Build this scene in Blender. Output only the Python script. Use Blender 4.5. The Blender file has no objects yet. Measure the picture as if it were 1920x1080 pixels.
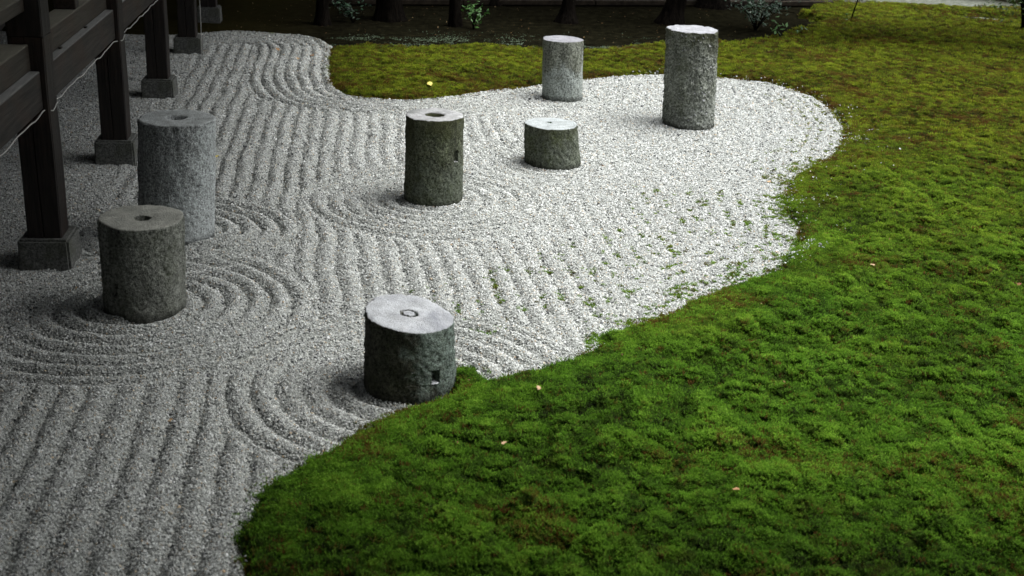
import bpy, math, random
import numpy as np
from mathutils import Vector, Matrix, Quaternion

random.seed(7)
rng = np.random.default_rng(11)
SC = bpy.context.scene
COL = SC.collection

# ------------------------------------------------------------------ camera
CAM_F, CAM_P, CAM_R, CAM_H = 2210.6 / 1920.0, math.radians(21.354), math.radians(2.956), 2.2
cam_d = bpy.data.cameras.new('camera')
cam = bpy.data.objects.new('camera', cam_d)
COL.objects.link(cam)
cam_d.sensor_fit = 'HORIZONTAL'
cam_d.sensor_width = 23.6
cam_d.lens = 23.6 * CAM_F
cam_d.clip_start = 0.05
cam_d.clip_end = 500
fw = Vector((0, math.cos(CAM_P), -math.sin(CAM_P)))
rt = Vector((1, 0, 0))
up = rt.cross(fw)
r2 = math.cos(CAM_R) * rt + math.sin(CAM_R) * up
u2 = -math.sin(CAM_R) * rt + math.cos(CAM_R) * up
cam.matrix_world = Matrix(((r2.x, u2.x, -fw.x, 0), (r2.y, u2.y, -fw.y, 0), (r2.z, u2.z, -fw.z, CAM_H), (0, 0, 0, 1)))
cam_d.dof.use_dof = True
cam_d.dof.focus_distance = 7.4
cam_d.dof.aperture_fstop = 2.5
SC.camera = cam

# ------------------------------------------------------------------ light
world = bpy.data.worlds.new("World")
SC.world = world
world.use_nodes = True
wn = world.node_tree
wn.nodes.clear()
sky = wn.nodes.new('ShaderNodeTexSky')
sky.sky_type = 'NISHITA'
sky.sun_disc = False
sky.sun_elevation = math.radians(66)
sky.sun_rotation = math.radians(78)
sky.air_density = 1.0
sky.dust_density = 6.0
sky.ozone_density = 1.0
hsv = wn.nodes.new('ShaderNodeHueSaturation')
hsv.inputs['Saturation'].default_value = 0.2
bg = wn.nodes.new('ShaderNodeBackground')
bg.inputs['Strength'].default_value = 0.095
wo = wn.nodes.new('ShaderNodeOutputWorld')
wn.links.new(sky.outputs[0], hsv.inputs['Color'])
wn.links.new(hsv.outputs[0], bg.inputs['Color'])
wn.links.new(bg.outputs[0], wo.inputs['Surface'])

sun_d = bpy.data.lights.new('sun', 'SUN')
sun_d.energy = 2.1
sun_d.angle = math.radians(54)
sun_d.color = (1.0, 0.995, 0.965)
sun = bpy.data.objects.new('sun', sun_d)
COL.objects.link(sun)
# from the right and a little beyond, high
az, el = math.radians(78), math.radians(66)
sdir = Vector((math.sin(az) * math.cos(el), math.cos(az) * math.cos(el), math.sin(el)))
sun.rotation_euler = sdir.to_track_quat('Z', 'Y').to_euler()
sun.location = sdir * 30

SC.view_settings.view_transform = 'Standard'
SC.view_settings.look = 'None'
SC.view_settings.gamma = 1.0
SC.view_settings.use_curve_mapping = False
SC.view_settings.exposure = 1.18
SC.render.engine = 'CYCLES'
SC.cycles.max_bounces = 5
SC.cycles.diffuse_bounces = 3
SC.cycles.transmission_bounces = 2


# ------------------------------------------------------------------ helpers
def tag(o, label=None, cat=None, group=None, kind=None):
    if label: o['label'] = label
    if cat: o['category'] = cat
    if group: o['group'] = group
    if kind: o['kind'] = kind
    return o


def link(o, parent=None):
    COL.objects.link(o)
    if parent is not None:
        o.parent = parent
    return o


def empty(name, loc=(0, 0, 0), rz=0.0):
    o = bpy.data.objects.new(name, None)
    o.empty_display_size = 0.2
    COL.objects.link(o)
    o.location = loc
    o.rotation_euler = (0, 0, rz)
    return o


def mesh_obj(name, verts, faces, mat=None, parent=None, smooth=False, loc=None):
    me = bpy.data.meshes.new(name)
    me.from_pydata([tuple(v) for v in verts], [], faces)
    me.update()
    if smooth:
        me.polygons.foreach_set('use_smooth', [True] * len(me.polygons))
    if mat: me.materials.append(mat)
    o = bpy.data.objects.new(name, me)
    link(o, parent)
    if loc is not None: o.location = loc
    return o


def grid_mesh(name, X, Y, Z, mat, keep=None, parent=None):
    """X,Y,Z are (ny,nx) arrays"""
    ny, nx = X.shape
    co = np.stack([X, Y, Z], -1).reshape(-1, 3).astype(np.float32)
    i = np.arange(ny * nx).reshape(ny, nx)
    q = np.stack([i[:-1, :-1], i[:-1, 1:], i[1:, 1:], i[1:, :-1]], -1).reshape(-1, 4)
    if keep is not None:
        k = keep.reshape(-1)
        q = q[k[q].any(1)]
        used = np.unique(q)
        remap = np.zeros(ny * nx, int)
        remap[used] = np.arange(len(used))
        q = remap[q]
        co = co[used]
    me = bpy.data.meshes.new(name)
    me.vertices.add(len(co))
    me.vertices.foreach_set('co', co.ravel())
    me.loops.add(len(q) * 4)
    me.loops.foreach_set('vertex_index', q.ravel().astype(np.int32))
    me.polygons.add(len(q))
    me.polygons.foreach_set('loop_start', (np.arange(len(q)) * 4).astype(np.int32))
    me.polygons.foreach_set('loop_total', np.full(len(q), 4, np.int32))
    me.polygons.foreach_set('use_smooth', np.ones(len(q), bool))
    me.update(calc_edges=True)
    me.materials.append(mat)
    o = bpy.data.objects.new(name, me)
    return link(o, parent)


def hash2(ix, iy, seed):
    h = (ix.astype(np.int64) * 374761393 + iy.astype(np.int64) * 668265263 + seed * 1442695041) & 0xffffffff
    h = ((h ^ (h >> 13)) * 1274126177) & 0xffffffff
    h = (h ^ (h >> 16)) & 0xffffffff
    return h / 4294967295.0


def gnoise(x, y, seed=0):
    """gradient noise about -1..1"""
    ix, iy = np.floor(x), np.floor(y)
    fx, fy = x - ix, y - iy
    ix = ix.astype(np.int64); iy = iy.astype(np.int64)
    ux, uy = fx * fx * fx * (fx * (fx * 6 - 15) + 10), fy * fy * fy * (fy * (fy * 6 - 15) + 10)

    def g(dx, dy):
        a = hash2(ix + dx, iy + dy, seed) * 2 * np.pi
        return np.cos(a) * (fx - dx) + np.sin(a) * (fy - dy)
    return 1.5 * ((g(0, 0) * (1 - ux) + g(1, 0) * ux) * (1 - uy) + (g(0, 1) * (1 - ux) + g(1, 1) * ux) * uy)


def fbm(x, y, seed=0, octv=3, gain=0.5):
    s = 0; a = 1; n = 0
    for k in range(octv):
        s = s + a * gnoise(x * 2 ** k + 17.3 * k, y * 2 ** k - 9.1 * k, seed + k)
        n += a; a *= gain
    return s / n


def sstep(a, b, x):
    t = np.clip((x - a) / (b - a), 0, 1)
    return t * t * (3 - 2 * t)


# ------------------------------------------------------------------ material helpers
class NT:
    def __init__(s, name):
        s.m = bpy.data.materials.new(name)
        s.m.use_nodes = True
        s.t = s.m.node_tree
        s.t.nodes.clear()
        s.out = s.t.nodes.new('ShaderNodeOutputMaterial')
        s.b = s.t.nodes.new('ShaderNodeBsdfPrincipled')
        s.t.links.new(s.b.outputs[0], s.out.inputs[0])

    def n(s, typ, **kw):
        nd = s.t.nodes.new(typ)
        for k, v in kw.items():
            if k in nd.inputs: nd.inputs[k].default_value = v
            else: setattr(nd, k, v)
        return nd

    def l(s, a, b): s.t.links.new(a, b)

    def obj(s):
        return s.n('ShaderNodeTexCoord').outputs['Object']

    def noise(s, vec, scale, detail=3, rough=0.5, dist=0.0):
        n = s.n('ShaderNodeTexNoise')
        n.inputs['Scale'].default_value = scale
        n.inputs['Detail'].default_value = detail
        n.inputs['Roughness'].default_value = rough
        n.inputs['Distortion'].default_value = dist
        if vec is not None: s.l(vec, n.inputs['Vector'])
        return n.outputs['Fac']

    def ramp(s, fac, stops, interp='LINEAR'):
        r = s.n('ShaderNodeValToRGB')
        cr = r.color_ramp
        cr.interpolation = interp
        while len(cr.elements) < len(stops): cr.elements.new(0.5)
        for e, (p, c) in zip(cr.elements, stops):
            e.position = p
            e.color = (*c, 1) if len(c) == 3 else c
        s.l(fac, r.inputs[0])
        return r.outputs[0]

    def mix(s, fac, a, b, mode='MIX'):
        n = s.n('ShaderNodeMix')
        n.data_type = 'RGBA'
        n.blend_type = mode
        for v, i in ((fac, 0), (a, 6), (b, 7)):
            if isinstance(v, (int, float)): n.inputs[i].default_value = v
            elif isinstance(v, tuple): n.inputs[i].default_value = (*v, 1)
            else: s.l(v, n.inputs[i])
        return n.outputs[2]

    def math(s, op, a, b=0.0, clamp=False):
        n = s.n('ShaderNodeMath')
        n.operation = op
        n.use_clamp = clamp
        for v, i in ((a, 0), (b, 1)):
            if isinstance(v, (int, float)): n.inputs[i].default_value = v
            else: s.l(v, n.inputs[i])
        return n.outputs[0]

    def mapping(s, vec, scale=(1, 1, 1), rot=(0, 0, 0), loc=(0, 0, 0)):
        n = s.n('ShaderNodeMapping')
        n.inputs['Scale'].default_value = scale
        n.inputs['Rotation'].default_value = rot
        n.inputs['Location'].default_value = loc
        s.l(vec, n.inputs['Vector'])
        return n.outputs[0]

    def bump(s, h, strength=0.5, dist=0.01):
        n = s.n('ShaderNodeBump')
        n.inputs['Strength'].default_value = strength
        n.inputs['Distance'].default_value = dist
        s.l(h, n.inputs['Height'])
        s.l(n.outputs[0], s.b.inputs['Normal'])

    def base(s, c, rough=0.9, spec=0.3):
        if isinstance(c, tuple): s.b.inputs['Base Color'].default_value = (*c, 1)
        else: s.l(c, s.b.inputs['Base Color'])
        s.b.inputs['Roughness'].default_value = rough
        s.b.inputs['Specular IOR Level'].default_value = spec
        return s.m


def rgb(v):
    return tuple(v)


# ------------------------------------------------------------------ plan of the garden (metres, seen from above)
EDGE = [(-0.72, 1.5), (-0.76, 2.3), (-0.78, 3.0), (-0.82, 3.18), (-0.86, 3.34), (-0.85, 3.44), (-0.82, 3.58), (-0.75, 3.72), (-0.68, 3.81), (-0.59, 3.95), (-0.53, 4.09), (-0.45, 4.19), (-0.36, 4.26), (-0.26, 4.34), (-0.235, 4.50), (-0.235, 4.64), (-0.15, 4.62), (-0.10, 4.52),
        (-0.03, 4.55), (0.13, 4.64), (0.25, 4.75), (0.35, 4.85), (0.43, 4.95), (0.41, 5.07), (0.52, 5.14), (0.71, 5.3), (0.89, 5.53), (1.08, 5.74), (1.25, 5.88), (1.42, 6.07), (1.63, 6.5), (1.73, 6.86), (1.7, 7.17), (1.75, 7.53),
        (1.89, 7.93), (2.12, 8.32), (2.35, 8.66), (2.54, 9.1), (2.68, 9.66), (2.73, 10.27), (2.71, 10.81), (2.58, 11.13), (2.39, 11.46), (2.04, 11.55), (1.68, 11.62), (1.36, 11.59), (1.03, 11.45), (0.71, 11.21), (0.4, 10.98), (0.1, 10.73),
        (-0.09, 10.56), (-0.28, 10.42), (-0.46, 10.2), (-0.59, 10.06), (-0.81, 9.9), (-1.07, 9.82), (-1.3, 9.83), (-1.49, 9.91), (-1.64, 10.2), (-1.73, 10.53), (-1.86, 11.2), (-1.93, 11.81), (-2.0, 12.16), (-2.16, 12.5), (-2.42, 12.7),
        (-2.78, 12.76), (-3.12, 12.76), (-3.4, 12.6), (-3.76, 12.35), (-4.3, 12.2), (-5.2, 12.1), (-9.0, 12.0)]
GRAVEL_POLY = np.array(EDGE + [(-9.0, -1.0), (-0.72, -1.0)])
EDGE = np.array(EDGE)


def seg_dist(P, L):
    """distance of points to a polyline"""
    d = np.full(len(P), 1e9)
    for a, b in zip(L[:-1], L[1:]):
        ab = b - a
        t = np.clip(((P - a) @ ab) / (ab @ ab), 0, 1)
        q = P - (a + t[:, None] * ab)
        d = np.minimum(d, np.einsum('ij,ij->i', q, q))
    return np.sqrt(d)


def inside(P, poly):
    r = np.zeros(len(P), bool)
    x, y = P[:, 0], P[:, 1]
    for a, b in zip(poly, np.roll(poly, -1, 0)):
        c = ((a[1] > y) != (b[1] > y))
        if a[1] != b[1]:
            r ^= c & (x < (b[0] - a[0]) * (y - a[1]) / (b[1] - a[1]) + a[0])
    return r


def sd_edge(x, y):
    """signed distance to the moss edge: negative on the gravel, positive on moss / earth"""
    sh = x.shape
    P = np.stack([x.ravel(), y.ravel()], -1)
    d = seg_dist(P, EDGE)
    return np.where(inside(P, GRAVEL_POLY), -d, d).reshape(sh)


SDX, SDY = np.arange(-9, 14, 0.04), np.arange(-1, 24, 0.04)
_gx, _gy = np.meshgrid(SDX, SDY)
SDG = sd_edge(_gx, _gy)


def sd(x, y):
    fx = np.clip((x - SDX[0]) / 0.04, 0, len(SDX) - 1.001); fy = np.clip((y - SDY[0]) / 0.04, 0, len(SDY) - 1.001)
    ix, iy = fx.astype(int), fy.astype(int)
    ax, ay = fx - ix, fy - iy
    return (SDG[iy, ix] * (1 - ax) + SDG[iy, ix + 1] * ax) * (1 - ay) + (SDG[iy + 1, ix] * (1 - ax) + SDG[iy + 1, ix + 1] * ax) * ay


def sdn(x, y):
    """ragged edge"""
    return sd(x, y) + 0.022 * gnoise(x / 0.11, y / 0.11, 5) + 0.012 * gnoise(x / 0.04, y / 0.04, 6)


# building frame: s runs along the posts away from the camera, t points out to the garden
B0 = np.array([-2.2315, 5.5608])
BS = np.array([-0.15109, 0.98852]); BT = np.array([0.98852, 0.15109])
BANG = math.atan2(0.15109, 0.98852)


def soil_mask(x, y):
    """bare dark earth below the trees at the back"""
    w = 0.25 * gnoise(x / 0.7, y / 0.5, 21) + 0.12 * gnoise(x / 0.2, y / 0.15, 22)
    x = x + 0.30 * gnoise(x / 0.6 + 4, y / 0.8, 23) + 0.16 * gnoise(x / 0.16, y / 0.2, 24)
    line = np.interp(x, [-9, -4, -2.4, -1.6, 0.1, 0.98, 1.61, 2.67, 3.39, 3.75, 4.1, 14], [12.2, 12.6, 12.3, 12.5, 12.85, 13.1, 13.45, 14.2, 14.7, 15.9, 18.0, 19.5])
    wid = 0.16 + 0.35 * sstep(1.8, 3.2, x)
    back = sstep(-wid, wid, y - line + 0.30 + w)
    path = np.exp(-(((x - 6.4) / 1.0) ** 2 + ((y - 16.9) / 0.45) ** 2)) + np.exp(-(((x - 6.0) / 1.3) ** 2 + ((y - 18.6) / 0.9) ** 2))
    return np.maximum(back, sstep(0.35, 0.75, path + 0.35 * w))


# pillars: name data
#        cx     cy     rb     rt     h     sx     sy   (sx, sy: drift of the top)
PILLARS = dict(
    leftback=(-1.878, 6.178, 0.204, 0.199, 0.665, 0.040, 0.00),
    frontleft=(-1.725, 5.125, 0.186, 0.190, 0.452, 0.010, 0.00),
    centre=(-0.525, 7.070, 0.180, 0.174, 0.545, -0.002, 0.00),
    low=(0.245, 8.075, 0.195, 0.182, 0.290, -0.030, 0.00),
    rearleft=(0.350, 10.28, 0.177, 0.174, 0.515, -0.025, 0.00),
    tall=(1.375, 9.510, 0.207, 0.202, 0.772, -0.045, 0.00),
    near=(-0.412, 4.456, 0.190, 0.180, 0.325, -0.004, 0.00))
RINGS = [(-1.80, 5.125, 0.86, 1.0, 1.0), (-1.878, 6.25, 0.66, 1.0, 1.0), (-0.525, 7.07, 0.80, 1.0, 1.0), (0.245, 8.075, 0.62, 0.9, 0.6),
         (0.35, 10.28, 0.5, 0.9, 0.4), (1.375, 9.51, 0.6, 1.0, 0.45), (-0.412, 4.456, 0.80, 1.0, 1.0)]
LAM = 0.105


def rake(x, y):
    """height of the raked gravel and position in the furrow (0 = furrow bottom)"""
    wx = x + 0.02 * gnoise(x / 0.5, y / 0.5, 31) + 0.006 * gnoise(x / 0.09, y / 0.09, 33)
    wy = y + 0.02 * gnoise(x / 0.5, y / 0.5, 32) + 0.006 * gnoise(x / 0.09, y / 0.09, 34)
    t = (wx - B0[0]) * BT[0] + (wy - B0[1]) * BT[1]
    s = (wx - B0[0]) * BS[0] + (wy - B0[1]) * BS[1]
    t = t + 0.05 * np.sin(s * 0.9) * sstep(0.2, 1.5, t)
    ph = t / (LAM * 1.06)
    amp = 0.019 + 0.008 * sstep(-0.6, -1.5, x)
    # furrows that follow the moss edge
    e = -sd(wx, wy)
    rimw = np.where(y > 9.3, 0.62, np.where(x > 0.6, 0.52, 0.0))
    rimw = np.where((y > 9.6) & (x < -1.2), 0.75, rimw)
    m = e < rimw
    ph = np.where(m, (e + 0.03) / LAM, ph)
    seam = np.abs(e - rimw)
    best = np.full(x.shape, 9.0)
    for cx, cy, R, q, a in RINGS:
        d = np.hypot(wx - cx, (wy - cy) * q)
        u = d / R
        mm = (u < 1) & (u < best)
        ph = np.where(mm, (d - 0.02) / LAM, ph)
        amp = np.where(mm, amp * (0.35 + 0.65 * a) , amp)
        best = np.where(mm, u, best)
        seam = np.minimum(seam, np.abs(d - R))
    f = ph - np.floor(ph)
    v = np.abs(np.sin(np.pi * f))
    # worn and smoother to the right, crisp on the left
    wear = 1.0 - 0.90 * sstep(-0.5, 1.0, x + 0.10 * (y - 7))
    wear = np.where(m & (x > 0.3), np.maximum(wear, 0.42), wear)
    wear = wear * (0.70 + 0.5 * np.clip(0.5 + 0.8 * gnoise(x / 0.6, y / 0.6, 41), 0, 1))
    wear = wear * sstep(0.0, 0.035, seam) * np.where(t < 0.25, sstep(-0.25, 0.25, t), 1)
    h = amp * wear * (np.power(v, 1.1) * 1.5 - 0.85)
    h = h + 0.004 * gnoise(x / 0.06, y / 0.06, 42) + 0.008 * gnoise(x / 0.9, y / 0.9, 43)
    return h, v, wear


def moss_h(x, y):
    e = sdn(x, y)
    far = sstep(7.5, 12.5, y)
    u = x + 0.10 * gnoise(x / 0.5, y / 0.5, 55) + 0.03 * gnoise(x / 0.12, y / 0.12, 57)
    w = y + 0.10 * gnoise(x / 0.5, y / 0.5, 56) + 0.03 * gnoise(x / 0.12, y / 0.12, 58)
    k1 = np.clip(0.55 + 0.7 * gnoise(x / 0.9, y / 0.8, 59), 0, 1.2)
    b1 = np.abs(gnoise(u / 0.34 + 3.1, w / 0.30, 51))
    b2 = np.abs(gnoise(u / 0.15, w / 0.14 + 4.2, 52))
    b3 = np.abs(gnoise(u / 0.07, w / 0.065, 53))
    hole = sstep(0.42, 0.62, gnoise(u / 0.11 + 9, w / 0.08, 62) + 0.35 * gnoise(u / 0.9, w / 0.7, 63))
    m = 0.050 * b1 + (0.03 + 0.04 * k1) * b2 + 0.030 * b3 - 0.022 * hole
    big = 0.03 * gnoise(x / 1.3, y / 1.1, 54)
    near = 1 - 0.4 * far
    rise = sstep(-0.02, 0.07, e)
    full = sstep(0.0, 0.5, e)
    z = -0.03 + rise * 0.055 + full * (m * near + big * (1 - 0.5 * far))
    z = z + 0.035 * np.exp(-((x + 0.19) ** 2 / 0.004 + (y - 4.50) ** 2 / 0.010)) * (e > 0)
    so = soil_mask(x, y)
    z = z * (1 - so) + so * (-0.045)
    pit = (b1 * 0.5 + b2 * 0.5 + b3 * 0.12) * (1 - 0.8 * hole)
    return z, pit, e, so


# ------------------------------------------------------------------ ground materials
def mat_gravel_bed():
    s = NT('gravel_bed')
    p = s.n('ShaderNodeNewGeometry').outputs['Position']
    v = s.n('ShaderNodeTexVoronoi'); v.inputs['Scale'].default_value = 110; s.l(p, v.inputs['Vector'])
    c = s.ramp(v.outputs['Color'], [(0.0, (0.07, 0.073, 0.07)), (0.25, (0.17, 0.18, 0.17)), (0.5, (0.32, 0.335, 0.315)), (1, (0.50, 0.52, 0.49))])
    s.bump(v.outputs['Distance'], 0.9, 0.006)
    return s.base(c, 0.85, 0.2)


def mat_pebble():
    s = NT('crushed_granite')
    a = s.n('ShaderNodeAttribute'); a.attribute_type = 'INSTANCER'; a.attribute_name = 'tone'
    c = s.ramp(a.outputs['Fac'], [(0.0, (0.03, 0.033, 0.036)), (0.04, (0.09, 0.095, 0.10)), (0.10, (0.25, 0.26, 0.25)), (0.24, (0.40, 0.415, 0.395)),
                                 (0.55, (0.51, 0.53, 0.51)), (0.9, (0.61, 0.635, 0.625)), (0.94, (0.50, 0.42, 0.30)), (0.95, (0.42, 0.30, 0.18)), (0.96, (0.68, 0.70, 0.70)), (1.0, (0.82, 0.83, 0.84))])
    return s.base(c, 0.7, 0.3)


MOSS_STOPS_GREEN = [(0.0, (0.010, 0.022, 0.004)), (0.22, (0.044, 0.105, 0.009)), (0.55, (0.130, 0.305, 0.020)), (1.0, (0.27, 0.49, 0.045))]


def moss_colour(s, tone):
    """tone 0..1; colour by place: fresh green near, olive-gold away from the hall, rusty patches"""
    pos = s.n('ShaderNodeNewGeometry').outputs['Position']
    sep = s.n('ShaderNodeSeparateXYZ'); s.l(pos, sep.inputs[0])
    n1 = s.noise(pos, 1.1, 3, 0.55)
    far = s.n('ShaderNodeMapRange'); far.inputs['From Min'].default_value = 4.6; far.inputs['From Max'].default_value = 9.6
    yy = s.math('ADD', sep.outputs['Y'], s.math('MULTIPLY', s.math('SUBTRACT', n1, 0.5), 5.5))
    yy = s.math('ADD', yy, s.math('MULTIPLY', sep.outputs['X'], -0.10))
    s.l(yy, far.inputs['Value'])
    green = s.ramp(tone, MOSS_STOPS_GREEN)
    olive = s.ramp(tone, [(0.0, (0.020, 0.018, 0.003)), (0.22, (0.054, 0.074, 0.005)), (0.55, (0.155, 0.215, 0.010)), (1.0, (0.31, 0.39, 0.022))])
    c = s.mix(far.outputs[0], green, olive)
    n2 = s.noise(pos, 4.5, 4, 0.6)
    rust = s.ramp(n2, [(0.60, (0, 0, 0)), (0.72, (1, 1, 1))])
    rustf = s.math('MULTIPLY', rust, 0.35)
    c = s.mix(rustf, c, (0.085, 0.040, 0.010))
    return c


def mat_moss_bed():
    s = NT('moss_bed')
    pos = s.n('ShaderNodeNewGeometry').outputs['Position']
    tone = s.noise(pos, 60, 3, 0.7)
    c = moss_colour(s, s.math('MULTIPLY', tone, 0.5))
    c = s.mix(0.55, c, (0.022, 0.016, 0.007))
    s.bump(s.noise(pos, 120, 3, 0.6), 0.8, 0.01)
    return s.base(c, 1.0, 0.05)


def mat_moss_sprig():
    s = NT('moss_sprig')
    a = s.n('ShaderNodeAttribute'); a.attribute_type = 'INSTANCER'; a.attribute_name = 'tone'
    # lower part of each sprig is old brown growth: a per-vertex value stored on the sprig itself
    b = s.n('ShaderNodeAttribute'); b.attribute_type = 'GEOMETRY'; b.attribute_name = 'age'
    c = moss_colour(s, a.outputs['Fac'])
    ru = s.n('ShaderNodeAttribute'); ru.attribute_type = 'INSTANCER'; ru.attribute_name = 'rust'
    c = s.mix(ru.outputs['Fac'], c, (0.14, 0.060, 0.014))
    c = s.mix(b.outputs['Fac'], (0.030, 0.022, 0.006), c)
    s.base(c, 0.75, 0.15)
    tr = s.n('ShaderNodeBsdfTranslucent'); s.l(c, tr.inputs[0])
    mx = s.n('ShaderNodeMixShader'); mx.inputs[0].default_value = 0.35
    s.l(s.b.outputs[0], mx.inputs[1]); s.l(tr.outputs[0], mx.inputs[2]); s.l(mx.outputs[0], s.out.inputs[0])
    return s.m


def mat_earth():
    s = NT('earth')
    pos = s.n('ShaderNodeNewGeometry').outputs['Position']
    n = s.noise(pos, 9, 5, 0.65)
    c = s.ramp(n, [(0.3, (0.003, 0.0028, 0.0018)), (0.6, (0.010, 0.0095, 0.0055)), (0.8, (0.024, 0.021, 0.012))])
    # grey green lichen crust in streaks along the edge of the moss
    sep = s.n('ShaderNodeSeparateXYZ'); s.l(pos, sep.inputs[0])
    d = s.math('SUBTRACT', sep.outputs['Y'], s.math('MULTIPLY', sep.outputs['X'], 0.22))
    band = s.math('SUBTRACT', 1.0, s.math('MULTIPLY', s.math('ABSOLUTE', s.math('SUBTRACT', d, 13.2)), 1.15), clamp=True)
    # the bare path in the far right
    dx = s.math('DIVIDE', s.math('SUBTRACT', sep.outputs['X'], 6.3), 1.6); dy = s.math('DIVIDE', s.math('SUBTRACT', sep.outputs['Y'], 17.7), 1.7)
    path = s.math('SUBTRACT', 1.5, s.math('ADD', s.math('MULTIPLY', dx, dx), s.math('MULTIPLY', dy, dy)), clamp=True)
    st = s.noise(s.mapping(pos, (1.6, 3.2, 1)), 1.9, 6, 0.78)
    stm = s.ramp(st, [(0.46, (0, 0, 0)), (0.56, (1, 1, 1))])
    px_ = s.ramp(s.noise(s.mapping(pos, (1.0, 0.5, 1)), 1.15, 2, 0.5), [(0.44, (0, 0, 0)), (0.58, (1, 1, 1))])
    spk = s.ramp(s.noise(pos, 26, 3, 0.8), [(0.47, (0, 0, 0)), (0.56, (1, 1, 1))])
    lich = s.math('MULTIPLY', s.math('MULTIPLY', s.math('MULTIPLY', band, stm), px_), s.math('ADD', 0.12, spk), clamp=True)
    fine = s.noise(pos, 38, 4, 0.8)
    lc = s.ramp(fine, [(0.35, (0.03, 0.045, 0.025)), (0.5, (0.14, 0.20, 0.12)), (0.66, (0.42, 0.52, 0.40))])
    pc = s.ramp(s.noise(pos, 14, 4, 0.7), [(0.3, (0.05, 0.06, 0.045)), (0.7, (0.20, 0.21, 0.18))])
    c = s.mix(path, c, pc)
    # olive film on the earth beside the building
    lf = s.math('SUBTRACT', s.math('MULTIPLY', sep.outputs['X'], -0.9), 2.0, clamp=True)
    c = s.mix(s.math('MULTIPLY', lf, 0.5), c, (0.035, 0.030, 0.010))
    s.bump(s.noise(pos, 40, 4, 0.7), 0.7, 0.02)
    return s.base(c, 1.0, 0.0)


M_BED, M_PEB, M_MBED, M_SPRIG, M_EARTH = mat_gravel_bed(), mat_pebble(), mat_moss_bed(), mat_moss_sprig(), mat_earth()

# ------------------------------------------------------------------ ground surfaces
# earth: one sheet to the horizon, fine in the garden and coarse beyond
ex = np.concatenate([[-300, -120, -50, -20], np.arange(-9, 12.01, 0.15), [22, 50, 120, 300]])
ey = np.concatenate([[-100, -40, -12, -4], np.arange(-1, 22.01, 0.15), [30, 55, 120, 300]])
X, Y = np.meshgrid(ex, ey)
Zs = np.where((np.abs(X) < 13) & (Y < 23) & (Y > -2), -0.012 + 0.014 * fbm(X / 0.5, Y / 0.5, 61), -0.012)
e0 = np.where((np.abs(X) < 13) & (Y < 23) & (Y > -2), sd(X, Y), 1.0)
so0 = np.where((np.abs(X) < 13) & (Y < 23) & (Y > -2), soil_mask(X, Y), 1.0)
Zs = np.where(e0 < 0.03, -0.09, Zs)
Zs = Zs - 0.05 * (1 - so0) ** 3
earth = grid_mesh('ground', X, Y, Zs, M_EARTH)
tag(earth, 'dark damp bare earth under the trees behind the moss', kind='structure')

ys = [1.6]
while ys[-1] < 13.0: ys.append(ys[-1] + 0.010 + 0.0014 * ys[-1])
X, Y = np.meshgrid(np.arange(-6.5, 3.0, 0.018), np.array(ys))
Hh, _, _ = rake(X, Y)
E = sdn(X, Y)
Z = Hh - 0.004 - 0.12 * sstep(0.02, 0.16, E)
gbed = grid_mesh('gravel_bed', X, Y, Z, M_BED, keep=(E < 0.16))
tag(gbed, 'raked pale gravel bed with furrows and rings around the stone pillars', kind='structure')

ys = [1.6]
while ys[-1] < 20.0: ys.append(ys[-1] + 0.010 + 0.0022 * ys[-1])
X, Y = np.meshgrid(np.arange(-3.0, 10.0, 0.024), np.array(ys))
Z, PIT, E, SO = moss_h(X, Y)
keep = (E > -0.03) & (SO < 0.98)
Z = np.where(E < -0.0, Z - 0.05, Z)
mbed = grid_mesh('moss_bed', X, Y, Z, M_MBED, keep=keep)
tag(mbed, 'lumpy moss ground from bright green in front to olive gold behind', kind='structure')


# ------------------------------------------------------------------ scattering
def in_view(x, y, mx=170, my=160):
    """roughly what the place can show from here and a step to either side (generous margins)"""
    dx, dy, dz = x, y, -CAM_H
    px = dx * r2.x + dy * r2.y + dz * r2.z
    py = dx * u2.x + dy * u2.y + dz * u2.z
    pz = dx * fw.x + dy * fw.y + dz * fw.z
    f = 2210.6
    u = 960 + f * px / pz; v = 540 - f * py / pz
    return (pz > 0) & (u > -mx) & (u < 1920 + mx) & (v > -my) & (v < 1080 + my)


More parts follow.
